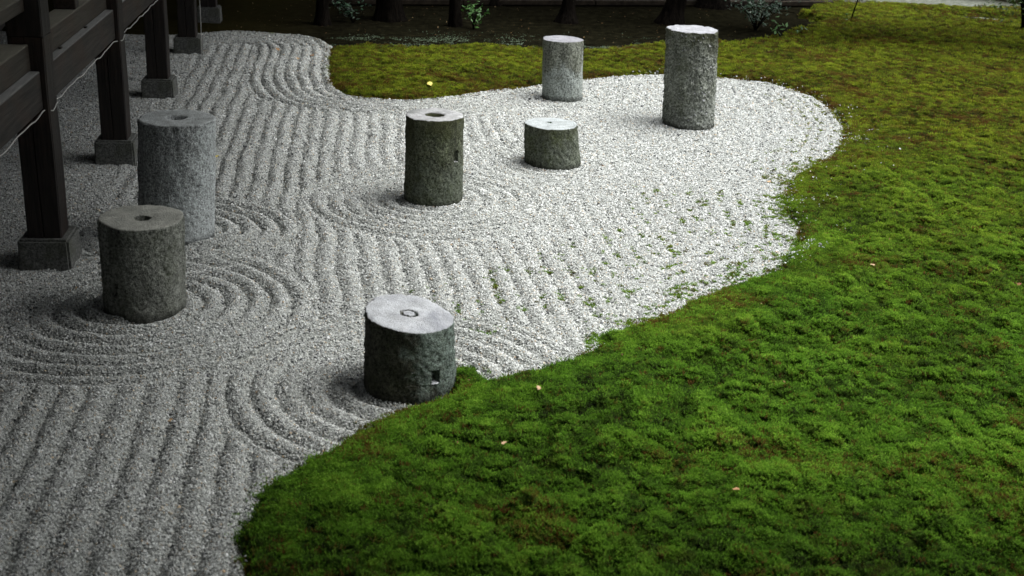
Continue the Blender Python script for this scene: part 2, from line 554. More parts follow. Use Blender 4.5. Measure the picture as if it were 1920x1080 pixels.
def scatter_object(name, pts, rot, scl, tone, var, sources, rust=None):
    rust = np.zeros(len(pts)) if rust is None else rust
    me = bpy.data.meshes.new(name)
    me.vertices.add(len(pts))
    me.vertices.foreach_set('co', pts.astype(np.float32).ravel())
    for nm, typ, dat, key in (('rot', 'FLOAT_VECTOR', rot, 'vector'), ('scl', 'FLOAT_VECTOR', scl, 'vector'), ('tone', 'FLOAT', tone, 'value'), ('rust', 'FLOAT', rust, 'value'), ('var', 'INT', var, 'value')):
        at = me.attributes.new(nm, typ, 'POINT')
        at.data.foreach_set(key, dat.astype(np.int32 if typ == 'INT' else np.float32).ravel())
    o = link(bpy.data.objects.new(name, me))
    ng = bpy.data.node_groups.new(name + '_nodes', 'GeometryNodeTree')
    ng.interface.new_socket('Geometry', in_out='INPUT', socket_type='NodeSocketGeometry')
    ng.interface.new_socket('Geometry', in_out='OUTPUT', socket_type='NodeSocketGeometry')
    N = ng.nodes
    gi, go = N.new('NodeGroupInput'), N.new('NodeGroupOutput')
    join = N.new('GeometryNodeJoinGeometry')
    for src in reversed(sources):
        oi = N.new('GeometryNodeObjectInfo')
        oi.inputs['Object'].default_value = src
        oi.inputs['As Instance'].default_value = True
        ng.links.new(oi.outputs['Geometry'], join.inputs[0])
    iop = N.new('GeometryNodeInstanceOnPoints')
    m2p = N.new('GeometryNodeMeshToPoints')
    ng.links.new(gi.outputs[0], m2p.inputs['Mesh'])
    ng.links.new(m2p.outputs[0], iop.inputs['Points'])
    ng.links.new(join.outputs[0], iop.inputs['Instance'])
    iop.inputs['Pick Instance'].default_value = True

    def attr(nm, typ):
        a = N.new('GeometryNodeInputNamedAttribute')
        a.data_type = typ
        a.inputs['Name'].default_value = nm
        return a.outputs['Attribute']
    ng.links.new(attr('var', 'INT'), iop.inputs['Instance Index'])
    e2r = N.new('FunctionNodeEulerToRotation')
    ng.links.new(attr('rot', 'FLOAT_VECTOR'), e2r.inputs[0])
    ng.links.new(e2r.outputs[0], iop.inputs['Rotation'])
    ng.links.new(attr('scl', 'FLOAT_VECTOR'), iop.inputs['Scale'])
    ng.links.new(iop.outputs[0], go.inputs[0])
    md = o.modifiers.new('scatter', 'NODES')
    md.node_group = ng
    return o


def source(name, verts, faces, mat, age=None):
    me = bpy.data.meshes.new(name)
    me.from_pydata([tuple(v) for v in verts], [], faces)
    me.materials.append(mat)
    if age is not None:
        at = me.attributes.new('age', 'FLOAT', 'POINT')
        at.data.foreach_set('value', np.array(age, np.float32))
    me.update()
    return bpy.data.objects.new(name, me)      # a shape for scattering only, never linked to the scene


def ico():
    t = (1 + 5 ** .5) / 2
    v = np.array([(-1, t, 0), (1, t, 0), (-1, -t, 0), (1, -t, 0), (0, -1, t), (0, 1, t), (0, -1, -t), (0, 1, -t), (t, 0, -1), (t, 0, 1), (-t, 0, -1), (-t, 0, 1)], float)
    v /= np.linalg.norm(v[0])
    f = [(0, 11, 5), (0, 5, 1), (0, 1, 7), (0, 7, 10), (0, 10, 11), (1, 5, 9), (5, 11, 4), (11, 10, 2), (10, 7, 6), (7, 1, 8), (3, 9, 4), (3, 4, 2), (3, 2, 6), (3, 6, 8), (3, 8, 9), (4, 9, 5), (2, 4, 11), (6, 2, 10), (8, 6, 7), (9, 8, 1)]
    return v, f


peb_src = []
for k in range(4):
    v, f = ico()
    v = v * (1 + 0.28 * rng.standard_normal((12, 1)).clip(-1.4, 1.4)) + 0.08 * rng.standard_normal((12, 3))
    v *= (1.0, rng.uniform(.75, .95), rng.uniform(.55, .8))
    peb_src.append(source('gravel_stone', v, f, M_PEB))


def tuft(nspr, rad, seed):
    r = np.random.default_rng(seed)
    V, Fc, A = [], [], []
    for k in range(nspr):
        a = r.uniform(0, 2 * np.pi); rr = rad * np.sqrt(r.uniform(0, 1))
        c = np.array([rr * np.cos(a), rr * np.sin(a), -0.004])
        lean = np.array([0.35 * rr / rad * np.cos(a), 0.35 * rr / rad * np.sin(a), 1.0]) + 0.25 * r.standard_normal(3) * (1, 1, 0)
        lean /= np.linalg.norm(lean)
        hgt = r.uniform(0.008, 0.018)
        nl = 9
        for j in range(nl):
            u = j / (nl - 1)
            b = c + lean * hgt * (0.25 + 0.72 * u)
            an = j * 2.4 + r.uniform(0, 1)
            out = np.array([np.cos(an), np.sin(an), 0.35 + 0.9 * u]); out /= np.linalg.norm(out)
            L = r.uniform(0.0050, 0.0075) * (1.05 - 0.3 * u)
            side = np.cross(out, (0, 0, 1.0)); side /= np.linalg.norm(side) + 1e-6
            w = 0.0020
            i = len(V)
            V += [b - side * w, b + side * w, b + out * L]
            Fc.append((i, i + 1, i + 2))
            A += [0.25 + 0.6 * u, 0.25 + 0.6 * u, 0.6 + 0.4 * u]
    return V, Fc, A


tuft_src = [source('moss_tuft', *tuft(13, 0.016, 100 + k)[:2], M_SPRIG, tuft(13, 0.016, 100 + k)[2]) for k in range(5)]


def rand_in(x0, x1, y0, y1, dens):
    n = int((x1 - x0) * (y1 - y0) * dens)
    return rng.uniform(x0, x1, n), rng.uniform(y0, y1, n)


# --- loose gravel
P, S_, T_ = [], [], []
for (y0, y1, dens, rad) in ((2.2, 4.6, 36000, 0.0030), (4.6, 6.2, 29000, 0.0034), (6.2, 8.0, 22000, 0.0039), (8.0, 10.0, 15000, 0.0047), (10.0, 13.0, 10000, 0.0056)):
    x, y = rand_in(-6.0, 3.4, y0, y1, dens)
    k = in_view(x, y)
    x, y = x[k], y[k]
    e = sdn(x, y)
    right = sstep(0.6, 1.6, x)
    patch = gnoise(x / 0.22, y / 0.30, 71) + 0.9 * gnoise(x / 0.05, y / 0.07, 72)
    p = np.where(e < 0, 1.0, np.where((y < 6) | ((y > 9.6) & (x < 1)), np.exp(-e / 0.006) * 0.5 * (e < 0.016), np.exp(-e / 0.018) * 0.7))
    p = np.maximum(p, right * (e < 0.6) * sstep(0.35, 0.9, patch) * 0.4 * np.exp(-e / 0.11) * (y > 6.2) * (y < 10.4))
    p = np.maximum(p, (y > 10) * 0)
    k = rng.uniform(0, 1, len(x)) < p
    # spaces between the small stones where moss came up
    x, y, e = x[k], y[k], e[k]
    h, v, wear = rake(x, y)
    zz = h
    on = e > 0.015
    if on.any():
        zm = moss_h(x[on], y[on])[0]
        zz = zz.copy(); zz[on] = np.maximum(zm + 0.016, -0.0)
    trough = np.clip(1 - v / 0.62, 0, 1) * np.clip(0.35 + wear, 0, 1)
    keepg = rng.uniform(0, 1, len(x)) > 0.35 * trough
    x, y, e, zz, v, wear, trough = (q[keepg] for q in (x, y, e, zz, v, wear, trough))
    r = rad * np.exp(0.26 * rng.standard_normal(len(x))) * (0.92 + 0.5 * trough)
    big = rng.uniform(0, 1, len(x)) < 0.006
    r = np.where(big, r * 1.7, r)
    # dark coarse grains gather in the furrows
    tone = rng.uniform(0, 1, len(x))
    dark = rng.uniform(0, 1, len(x)) < 0.55 * trough
    tone = np.where(dark, tone * 0.33, tone)
    r = np.where(dark, r * 1.1, r)
    P.append(np.stack([x, y, zz + r * rng.uniform(-0.2, 0.45, len(x))], -1)); S_.append(np.stack([r, r, r], -1)); T_.append(tone)
P = np.concatenate(P); S_ = np.concatenate(S_); T_ = np.concatenate(T_)
n = len(P)
grav = scatter_object('gravel', P, np.stack([rng.uniform(-.9, .9, n), rng.uniform(-.9, .9, n), rng.uniform(0, 6.28, n)], -1), S_, T_, rng.integers(0, 4, n), peb_src)
tag(grav, 'loose crushed granite grains, white grey and black, over the raked bed', kind='stuff')
print('gravel', n)

# --- moss tufts
P, S_, T_, U_ = [], [], [], []
for (y0, y1, dens, sc) in ((2.2, 4.6, 7500, 0.85), (4.6, 6.5, 6500, 0.9), (6.5, 9.0, 4800, 1.05), (9.0, 13.0, 2800, 1.3), (13.0, 19.5, 1500, 1.75)):
    x, y = rand_in(-3.2, 9.5, y0, y1, dens)
    k = in_view(x, y)
    x, y = x[k], y[k]
    z, pit, e, so = moss_h(x, y)
    thin = np.where(pit < 0.08, 0.3, 1.0)
    p = (e > -0.005) * thin * (1 - so)
    edgefray = (e > -0.05) & (e <= -0.005) & (rng.uniform(0, 1, len(x)) < 0.22)
    p = np.maximum(p, edgefray * 0.6)
    p = np.maximum(p, (so < 0.999) * (e > 0) * (1 - so) ** 0.3 * 0.35 * sstep(-0.1, 0.5, gnoise(x / 0.15, y / 0.15, 86)))
    k = rng.uniform(0, 1, len(x)) < p
    x, y, z, pit, e = x[k], y[k], z[k], pit[k], e[k]
    z = np.where(so[k] > 0.3, np.maximum(z, -0.012), z)
    z = np.where(e < 0.01, np.maximum(z, rake(x, y)[0] - 0.004), z)
    hz = np.clip(0.25 + pit * 1.15, 0, 1)
    tone = np.clip(hz * 0.55 + (0.52 + 0.10 * sstep(6, 10, y)) * (rng.uniform(0, 1, len(x)) - 0.3) + 0.22 * gnoise(x / 0.8, y / 0.7, 81) + (0.22 + 0.22 * sstep(7, 10, y)) * gnoise(x / 0.10, y / 0.09, 82) + 0.2 * sstep(6, 9, y) * gnoise(x / 0.045, y / 0.05, 84) + 0.08, 0, 1)
    rz = 0.05 + 0.55 * sstep(0.10, 0.5, fbm(x / 0.7, y / 0.45, 83, 3)) + 0.7 * sstep(0.16, 0.0, e) * sstep(-0.05, 0.35, gnoise(x / 0.3, y / 0.3, 85)) + 0.22 * sstep(6, 10, y) + 0.25 * sstep(0.12, 0.04, pit)
    U_.append(np.where(rng.uniform(0, 1, len(x)) < rz, rng.uniform(0.35, 1.0, len(x)), 0.0))
    s1 = sc * rng.uniform(0.75, 1.3, len(x)) * np.where(e < 0, 0.6, 1)
    P.append(np.stack([x, y, z], -1)); S_.append(np.stack([s1, s1, s1 * rng.uniform(.8, 1.3, len(x)) * (1.15 / sc) ** 0.3], -1)); T_.append(tone)
# moss growing in the furrows of the gravel near the right edge
x, y = rand_in(-0.6, 2.9, 4.9, 10.9, 9000)
e = -sd(x, y)
h, v, wear = rake(x, y)
clump = 0.8 * gnoise(x / 0.16, y / 0.13, 91) + 0.8 * gnoise(x / 0.035, y / 0.035, 92)
reach = np.where(y < 7.6, 1.0, 0.42)
p = (e > 0) * (e < reach) * (0.03 + 0.97 * sstep(0.25, 0.75, 1 - v)) * sstep(0.10, 0.55, clump) * (1 - e / reach * 0.5) * 0.9
p = np.maximum(p, (e > 0) * (e < 0.16) * (y < 8.6) * sstep(0.1, 0.5, clump) * 0.6)
k = (rng.uniform(0, 1, len(x)) < p) & ~((x < 0.35) & (e < 0.4)) & ~((y > 7.6) & (x < 1.7))
x, y, h = x[k], y[k], h[k]
s1 = rng.uniform(0.35, 0.72, len(x))
P.append(np.stack([x, y, h + 0.002], -1)); S_.append(np.stack([s1, s1, s1], -1)); T_.append(rng.uniform(0.35, 1.0, len(x)))
U_.append(np.where(rng.uniform(0, 1, len(x)) < 0.25, 0.7, 0.0))
U_ = np.concatenate(U_)
P = np.concatenate(P); S_ = np.concatenate(S_); T_ = np.concatenate(T_)
n = len(P)
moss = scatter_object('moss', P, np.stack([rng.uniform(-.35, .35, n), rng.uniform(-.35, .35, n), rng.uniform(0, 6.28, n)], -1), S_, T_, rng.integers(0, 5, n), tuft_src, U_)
tag(moss, 'dense soft cushions of hair moss covering the ground and creeping into the gravel', kind='stuff')
print('moss', n)


# ------------------------------------------------------------------ stone pillars
def mat_pillar(name, top, side_a, side_b, lichen, lich_lit_amt, lich_lit_dir, speck=0.5, green=0.3, topgreen=0.1, seed=0.0, low_pale=0.3, film_amt=0.35, crown=0.0, hgt=0.5, stain=(0.12, 0.14, 0.12)):
    """granite: pale clean top face, sides with grey grain, dark biofilm, moss and pale lichen that can also paint a lit side"""
    s = NT(name)
    co = s.obj()
    co2 = s.mapping(co, loc=(seed, seed * 1.7, seed * .6))
    geo = s.n('ShaderNodeNewGeometry')
    nz = s.n('ShaderNodeSeparateXYZ'); s.l(geo.outputs['Normal'], nz.inputs[0])
    op = s.n('ShaderNodeSeparateXYZ'); s.l(co, op.inputs[0])
    fine = s.noise(co2, 190, 2, 0.6)
    grain = s.noise(co2, 70, 5, 0.85)
    med = s.noise(co2, 16, 4, 0.65)
    bigm = s.noise(co2, 5.5, 4, 0.6, 0.6)
    sc = s.mix(s.ramp(grain, [(0.40, (0, 0, 0)), (0.61, (1, 1, 1))]), tuple(0.5 * v for v in side_a), tuple(min(0.8, 1.9 * v) for v in side_b))
    # dark film streaks
    film = s.ramp(s.noise(s.mapping(co2, (1, 1, 0.35)), 10, 4, 0.6), [(0.38, (0, 0, 0)), (0.62, (1, 1, 1))])
    sc = s.mix(s.math('MULTIPLY', film, film_amt), sc, (0.018, 0.020, 0.014))
    # green algae
    gr = s.ramp(s.noise(co2, 7, 5, 0.7), [(0.42, (0, 0, 0)), (0.66, (1, 1, 1))])
    sc = s.mix(s.math('MULTIPLY', s.math('MULTIPLY', gr, green), s.ramp(s.noise(co2, 48, 3, .7), [(0.4, (0.2, 0.2, 0.2)), (0.6, (1, 1, 1))])), sc, (0.06, 0.082, 0.016))
    if crown > 0:
        zt = s.math('DIVIDE', op.outputs['Z'], hgt)
        cr = s.ramp(s.math('ADD', zt, s.math('MULTIPLY', s.math('SUBTRACT', bigm, 0.5), 1.3)), [(0.62, (0, 0, 0)), (0.98, (1, 1, 1))])
        crg = s.mix(s.noise(co2, 22, 4, .7), (0.020, 0.018, 0.010), (0.085, 0.095, 0.030))
        sc = s.mix(s.math('MULTIPLY', cr, crown), sc, crg)
    # rain streaks
    rs = s.ramp(s.noise(s.mapping(co2, (1, 1, 0.08)), 26, 4, 0.6), [(0.50, (0, 0, 0)), (0.66, (1, 1, 1))])
    sc = s.mix(s.math('MULTIPLY', rs, 0.4), sc, (0.03, 0.031, 0.024))
    # pale lichen, low on the stone and on one side, doubling as painted light
    ang = s.math('ADD', s.math('MULTIPLY', op.outputs['X'], lich_lit_dir[0] * 4.0), s.math('MULTIPLY', op.outputs['Y'], lich_lit_dir[1] * 4.0))
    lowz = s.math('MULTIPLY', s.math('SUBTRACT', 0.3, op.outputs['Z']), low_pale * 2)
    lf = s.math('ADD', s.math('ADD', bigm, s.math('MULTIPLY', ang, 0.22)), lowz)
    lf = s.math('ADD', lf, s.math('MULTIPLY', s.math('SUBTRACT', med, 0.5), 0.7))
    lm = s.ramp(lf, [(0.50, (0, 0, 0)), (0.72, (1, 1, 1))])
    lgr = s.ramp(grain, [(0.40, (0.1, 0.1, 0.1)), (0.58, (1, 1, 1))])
    sc = s.mix(s.math('MULTIPLY', s.math('MULTIPLY', lm, lich_lit_amt), lgr), sc, lichen)
    # top face
    tc = s.mix(s.ramp(med, [(0.35, (0, 0, 0)), (0.65, (1, 1, 1))]), tuple(0.72 * c for c in top), top)
    tc = s.mix(s.math('MULTIPLY', s.ramp(bigm, [(0.48, (0, 0, 0)), (0.68, (1, 1, 1))]), topgreen), tc, stain)
    sp = s.ramp(grain, [(0.30, (0, 0, 0)), (0.45, (1, 1, 1))])
    tc = s.mix(s.math('MULTIPLY', s.math('SUBTRACT', 1.0, sp), 0.5 * speck), tc, (0.05, 0.05, 0.055))
    c = s.mix(s.ramp(nz.outputs['Z'], [(0.45, (0, 0, 0)), (0.75, (1, 1, 1))]), sc, tc)
    c = s.mix(s.math('MULTIPLY', s.ramp(fine, [(0.42, (1, 1, 1)), (0.52, (0, 0, 0))]), 0.45 * speck), c, (0.02, 0.02, 0.022))
    # damp foot
    damp = s.ramp(s.math('ADD', op.outputs['Z'], s.math('MULTIPLY', s.math('SUBTRACT', med, 0.5), 0.06)), [(0.012, (0.7, 0.7, 0.7)), (0.05, (0, 0, 0))])
    c = s.mix(damp, c, (0.02, 0.021, 0.017))
    hh = s.math('ADD', s.math('MULTIPLY', grain, 0.7), s.math('MULTIPLY', fine, 0.4))
    s.bump(hh, 1.0, 0.022)
    return s.base(c, 0.92, 0.2)


def pillar(key, label, mat, hole=None, plug=None, socket=None, rough=1.0, top_tilt=(0, 0), rim=0.006, edge_chips=0.0, seed=0):
    """a drum stone: side grid with real relief, worn rim, top face with its hole, mortise sockets cut in the side"""
    cx, cy, rb, rt_, h, sx, sy = PILLARS[key]
    # angles, with extra columns at the socket's jambs
    th = np.linspace(0, 2 * np.pi, 181)[:-1]
    zs = np.linspace(-0.06, h - rim, int((h + 0.06) / 0.009))
    if socket:
        a0, z0, aw, zh, dep = socket
        for a in (a0 - aw / 2, a0 + aw / 2):
            th = np.append(th, [a - 0.004, a + 0.004])
        for z in (z0 - zh / 2, z0 + zh / 2):
            zs = np.append(zs, [z - 0.0008, z + 0.0008])
        th = np.sort(np.mod(th, 2 * np.pi)); zs = np.sort(zs)
    nt = len(th)
    A, Zg = np.meshgrid(th, zs)

    def topz(x, y):
        return top_tilt[0] * x + top_tilt[1] * y + 0.004 * fbm(x / 0.09 + seed, y / 0.09, 7 + seed) * rough

    def per(a, z, scale, sd_):  # seamless noise round the drum
        return 0.5 * (gnoise(np.cos(a) * scale + z * scale * 2.1 + 11, np.sin(a) * scale + z * scale * 3.7, sd_) + gnoise(np.sin(a) * scale - z * scale * 4.1, np.cos(a) * scale + z * scale * 2.7 + 5, sd_ + 1))
    f = (Zg + 0.0) / h
    R = rb + (rt_ - rb) * np.clip(f, 0, 1)
    rel = 0.006 * per(A, Zg, 2.2, seed) + rough * (0.005 * per(A, Zg, 7, seed + 3) + 0.0045 * per(A, Zg, 19, seed + 5) + 0.0065 * per(A, Zg * 1.5, 34, seed + 7))
    R = R + rel
    R = R + 0.003 * np.cos(3 * A + seed) + 0.002 * np.cos(5 * A - seed)
    if socket:
        da = np.abs((A - a0 + np.pi) % (2 * np.pi) - np.pi)
        m = (da < aw / 2) & (np.abs(Zg - z0) < zh / 2)
        R = np.where(m, R - dep, R)
    rows = []
    ZZ = Zg + (topz(R * np.cos(A), R * np.sin(A))) * np.clip(f, 0, 1)
    for i in range(len(zs)):
        rows.append(np.stack([R[i] * np.cos(th), R[i] * np.sin(th), ZZ[i]], -1))
    # worn rim and top
    Rtop = R[-1]
    chip = np.zeros(nt)
    if edge_chips:
        chip = edge_chips * sstep(0.15, 0.6, gnoise(np.cos(th) * 3 + seed, np.sin(th) * 3, 70 + seed))
    for k, (dr, dz) in enumerate(((0.001, 0.45), (0.003, 0.8), (0.007, 1.0))):
        rr = Rtop - dr - chip * (1.2 * k / 2)
        x, y = rr * np.cos(th), rr * np.sin(th)
        rows.append(np.stack([x, y, h - rim + rim * dz - chip * (1 - k / 2) + topz(x, y)], -1))
    redge = Rtop - 0.007 - chip * 1.2
    fr = list(np.linspace(0.96, 0.05, 34))
    steps = []
    for q in fr:
        steps.append(q)
    for q in steps:
        if hole:
            hx, hy, hr, sh, hd = hole      # centre, radius, softness, depth
        rr = redge * q
        x, y = rr * np.cos(th), rr * np.sin(th)
        z = h + topz(x, y)
        if hole:
            hn = 0.12 * gnoise(np.cos(th) * 1.7 + seed, np.sin(th) * 1.7, 33 + seed)
            d = np.hypot(x - hx, y - hy) / (hr * (1 + hn))
            z = z - hd * (1 - sstep(1 - 0.12, 1 + sh, d)) - 0.006 * (1 - sstep(1.0, 2.6, d))
        if plug:
            pr, gw, gd = plug
            # hexagonal joint round a set-in plug
            ah = (th + 0.3) % (np.pi / 3) - np.pi / 6
            rh = rr * np.cos(ah)
            z = z - gd * np.exp(-((rh - pr) / gw) ** 2)
        rows.append(np.stack([x, y, z], -1))
    V = np.concatenate(rows)
    nr = len(rows)
    fsh = np.clip(V[:, 2] / h, 0, 1)
    V[:, 0] += sx * fsh; V[:, 1] += sy * fsh
    i = np.arange(nr * nt).reshape(nr, nt)
    j = np.roll(i, -1, 1)
    q = np.stack([i[:-1], j[:-1], j[1:], i[1:]], -1).reshape(-1, 4)
    faces = [tuple(map(int, a)) for a in q]
    cz = V[-nt:].mean(0)
    V = np.vstack([V, cz])
    last = (nr - 1) * nt
    faces += [(last + a, last + (a + 1) % nt, nr * nt) for a in range(nt)]
    o = mesh_obj('stone_pillar', V, faces, mat, smooth=True, loc=(cx, cy, 0))
    o.data.set_sharp_from_angle(angle=math.radians(52))
    tag(o, label, 'stone pillar', 'cut cylindrical stone pillars standing in the gravel')
    return o


mp = mat_pillar
pillar('leftback', 'tall pale rough granite pillar with a hole on top, beside the wooden posts',
       mp('pillar_granite', (0.76, 0.81, 0.80), (0.30, 0.32, 0.32), (0.40, 0.43, 0.425), (0.74, 0.80, 0.80), 0.95, (1.7, -0.1), film_amt=0.06, speck=0.8, green=0.06, topgreen=0.3, seed=1.3),  # lichen spread over the right side paints that side as lit
       hole=(-0.005, 0.012, 0.030, 0.9, 0.06), rough=0.85, rim=0.009, seed=1, edge_chips=0.006)
pillar('frontleft', 'grey pillar with round hole in its top and dark side socket, left of the rings',
       mp('pillar_granite', (0.62, 0.63, 0.56), (0.12, 0.127, 0.11), (0.30, 0.315, 0.28), (0.26, 0.27, 0.24), 0.5, (0.8, 0), speck=0.6, green=0.45, topgreen=0.3, seed=2.6),
       hole=(0.005, 0.0, 0.029, 0.35, 0.10), socket=(math.radians(243), 0.145, 0.20, 0.072, 0.07), rough=0.8, rim=0.013, seed=4)
pillar('centre', 'dark mossy cylindrical pillar with a hollow top and small side slot, middle of the gravel',
       mp('pillar_granite', (0.60, 0.61, 0.62), (0.035, 0.042, 0.022), (0.125, 0.14, 0.095), (0.20, 0.23, 0.20), 0.5, (0.8, 0), speck=0.4, crown=0.75, hgt=0.545, green=0.6, topgreen=0.55, seed=3.9),
       hole=(0.0, 0.015, 0.036, 0.8, 0.07), socket=(math.radians(327), 0.315, 0.20, 0.072, 0.07), rough=0.9, rim=0.006, seed=7, edge_chips=0.003)
pillar('low', 'lowest squat pillar with pale flat top and green tuft in its centre',
       mp('pillar_granite', (0.56, 0.61, 0.62), (0.045, 0.052, 0.030), (0.15, 0.165, 0.125), (0.23, 0.26, 0.23), 0.45, (0.8, 0), speck=0.25, crown=0.9, hgt=0.35, green=0.7, topgreen=0.25, seed=5.2),
       rough=1.2, rim=0.005, seed=10, edge_chips=0.004)
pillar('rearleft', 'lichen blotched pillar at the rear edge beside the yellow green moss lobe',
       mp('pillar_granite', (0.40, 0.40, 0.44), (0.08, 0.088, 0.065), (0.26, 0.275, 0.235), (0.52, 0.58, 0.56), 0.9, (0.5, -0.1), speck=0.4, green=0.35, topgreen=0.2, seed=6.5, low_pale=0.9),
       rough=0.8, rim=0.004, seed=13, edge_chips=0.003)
pillar('tall', 'tallest rough grey pillar at the back right of the gravel',
       mp('pillar_granite', (0.52, 0.53, 0.57), (0.075, 0.085, 0.068), (0.32, 0.34, 0.30), (0.46, 0.49, 0.45), 0.7, (0.9, 0), speck=0.3, crown=0.8, hgt=0.85, green=0.5, topgreen=0.1, seed=7.8, low_pale=0.3),
       rough=2.0, rim=0.005, seed=16, edge_chips=0.004)
pillar('near', 'squat dark pillar at the moss edge with slanted white top and square socket',
       mp('pillar_granite', (0.72, 0.75, 0.78), (0.026, 0.027, 0.020), (0.085, 0.085, 0.065), (0.32, 0.42, 0.38), 0.65, (2.6, -0.1), stain=(0.19, 0.20, 0.26), speck=0.3, green=0.3, topgreen=0.6, seed=9.1, low_pale=-0.1),
       plug=(0.030, 0.0045, 0.022), socket=(math.radians(312), 0.115, 0.21, 0.062, 0.06), rough=1.0, rim=0.005, top_tilt=(-0.13, 0.03), seed=19, edge_chips=0.007)

# moss tuft growing in the middle of the lowest pillar
tt = []
V, Fc = [], []
r_ = np.random.default_rng(5)
for k in range(110):
    a = r_.uniform(0, 6.28); q = 0.022 * np.sqrt(r_.uniform()); b = np.array([q * np.cos(a), q * np.sin(a), 0])
    o_ = np.array([r_.normal() * .5, r_.normal() * .5, 1]); o_ /= np.linalg.norm(o_); L = r_.uniform(.006, .022) * (1 - q / .03)
    sd_ = np.cross(o_, (0.3, 1, 0.1)); sd_ /= np.linalg.norm(sd_); i = len(V)
    V += [b - sd_ * .0022, b + sd_ * .0022, b + o_ * L]; Fc.append((i, i + 1, i + 2))
s = NT('tuft_green'); M_TUFT = s.base((0.05, 0.10, 0.03), 0.9, 0.1)
o = mesh_obj('moss_tuft', V, Fc, M_TUFT, loc=(0.245 - 0.043, 8.075 + 0.01, 0.287))
tag(o, 'tiny green moss tuft on top of the lowest pillar', 'moss tuft')


# ------------------------------------------------------------------ wooden building on the left
def mat_wood(name, dark, light, lit_dust, lit_dust_amt, axis):
    s = NT(name)
    co = s.obj()
    sc_ = [22, 22, 22]; sc_[axis] = 1.2
    g = s.noise(s.mapping(co, tuple(sc_)), 2.2, 5, 0.6, 0.4)
    c = s.ramp(g, [(0.35, dark), (0.68, light)])
    w = s.noise(co, 3.0, 4, 0.6)
    c = s.mix(s.ramp(w, [(0.5, (0, 0, 0)), (0.75, (0.6, 0.6, 0.6))]), c, (0.055, 0.026, 0.014))
    geo = s.n('ShaderNodeNewGeometry')
    nz = s.n('ShaderNodeSeparateXYZ'); s.l(geo.outputs['Normal'], nz.inputs[0])
    dn = s.ramp(nz.outputs['Z'], [(0.6, (0, 0, 0)), (0.9, (1, 1, 1))])
    dc = s.mix(s.noise(co, 12, 4, 0.6), tuple(0.6 * v for v in lit_dust), lit_dust)
    c = s.mix(s.math('MULTIPLY', dn, lit_dust_amt), c, dc)  # pale dust on upward faces, brightened in the colour to read as lit ledges
    # scuffed pale end grain near the foot of a post
    s.bump(g, 0.7, 0.008)
    return s.base(c, 0.62, 0.35)


WOOD_Y = mat_wood('dark_wood', (0.006, 0.005, 0.0045), (0.045, 0.037, 0.032), (0.62, 0.63, 0.60), 1.0, 1)
WOOD_Z = mat_wood('post_wood', (0.004, 0.0032, 0.003), (0.022, 0.016, 0.013), (0.2, 0.2, 0.18), 0.8, 2)
WOOD_TAN = mat_wood('aged_wood', (0.020, 0.016, 0.012), (0.06, 0.052, 0.04), (0.52, 0.50, 0.40), 1.0, 1)

BLD = empty('wooden_building', (float(B0[0]), float(B0[1]), 0), BANG)
tag(BLD, 'dark timber temple veranda raised on posts along the left', 'building')


def bevel_box(name, x0, x1, y0, y1, z0, z1, mat, parent, b=0.004, taper=0.0, jitter=0.0, origin=None, segs=1):
    """box in the building frame (x = t outwards, y = s along), chamfered, own origin at its centre"""
    cx, cy, cz = (x0 + x1) / 2, (y0 + y1) / 2, (z0 + z1) / 2
    import bmesh
    bm = bmesh.new()
    bmesh.ops.create_cube(bm, size=1)
    for v in bm.verts:
        k = 1 - taper if v.co.z > 0 else 1
        v.co = Vector((v.co.x * (x1 - x0) * k, v.co.y * (y1 - y0) * k, v.co.z * (z1 - z0)))
    if b > 0:
        bmesh.ops.bevel(bm, geom=list(bm.edges), offset=b, segments=segs, affect='EDGES')
    if jitter:
        bmesh.ops.subdivide_edges(bm, edges=list(bm.edges), cuts=5, use_grid_fill=True)
        for v in bm.verts:
            n_ = float(gnoise(np.array([v.co.x * 25 + cy]), np.array([v.co.y * 25 + v.co.z * 31]), 3)[0])
            v.co += v.normal * 0 + Vector((v.co.x, v.co.y, 0)).normalized() * n_ * jitter
    me = bpy.data.meshes.new(name)
    bm.to_mesh(me); bm.free()
    me.materials.append(mat)
    o = bpy.data.objects.new(name, me)
    link(o, parent)
    o.location = (cx, cy, cz)
    return o


STEP = 1.969
NP = 7           # posts; index -1 is nearest, out of the frame


def post_mesh():
    """square post with worn corners and a long drying split down its front face"""
    w = 0.083; g = 0.0035; d = 0.012; c = 0.007
    prof = [(-w + c, -w), (-g - 0.006, -w), (-0.006, -w + d), (g - 0.006, -w), (w - c, -w), (w, -w + c), (w, w - c), (w - c, w), (-w + c, w), (-w, w - c), (-w, -w + c)]
    V, Fc = [], []
    zz = np.linspace(0.15, 1.16, 12)
    for k, z in enumerate(zz):
        for x, y in prof:
            V.append((x + 0.0015 * math.sin(z * 9 + x * 40), y + 0.001 * math.sin(z * 13), z))
    n = len(prof)
    for k in range(len(zz) - 1):
        for a in range(n):
            b_ = (a + 1) % n
            Fc.append((k * n + a, k * n + b_, (k + 1) * n + b_, (k + 1) * n + a))
    Fc.append(tuple(range(n))[::-1]); Fc.append(tuple(range((len(zz) - 1) * n, len(zz) * n)))
    me = bpy.data.meshes.new('post')
    me.from_pydata(V, [], Fc); me.materials.append(WOOD_Z); me.update()
    return me


pm = post_mesh()
for k in range(-1, NP - 1):
    o = bpy.data.objects.new('post', pm)
    link(o, BLD)
    o.location = (-0.128, k * STEP + 0.128, 0)
    # upper post, carrying on past the beams
    bevel_box('upper_post', -0.211, -0.045, k * STEP + 0.045, k * STEP + 0.211, 1.16, 3.35, WOOD_Z, BLD, 0.006)
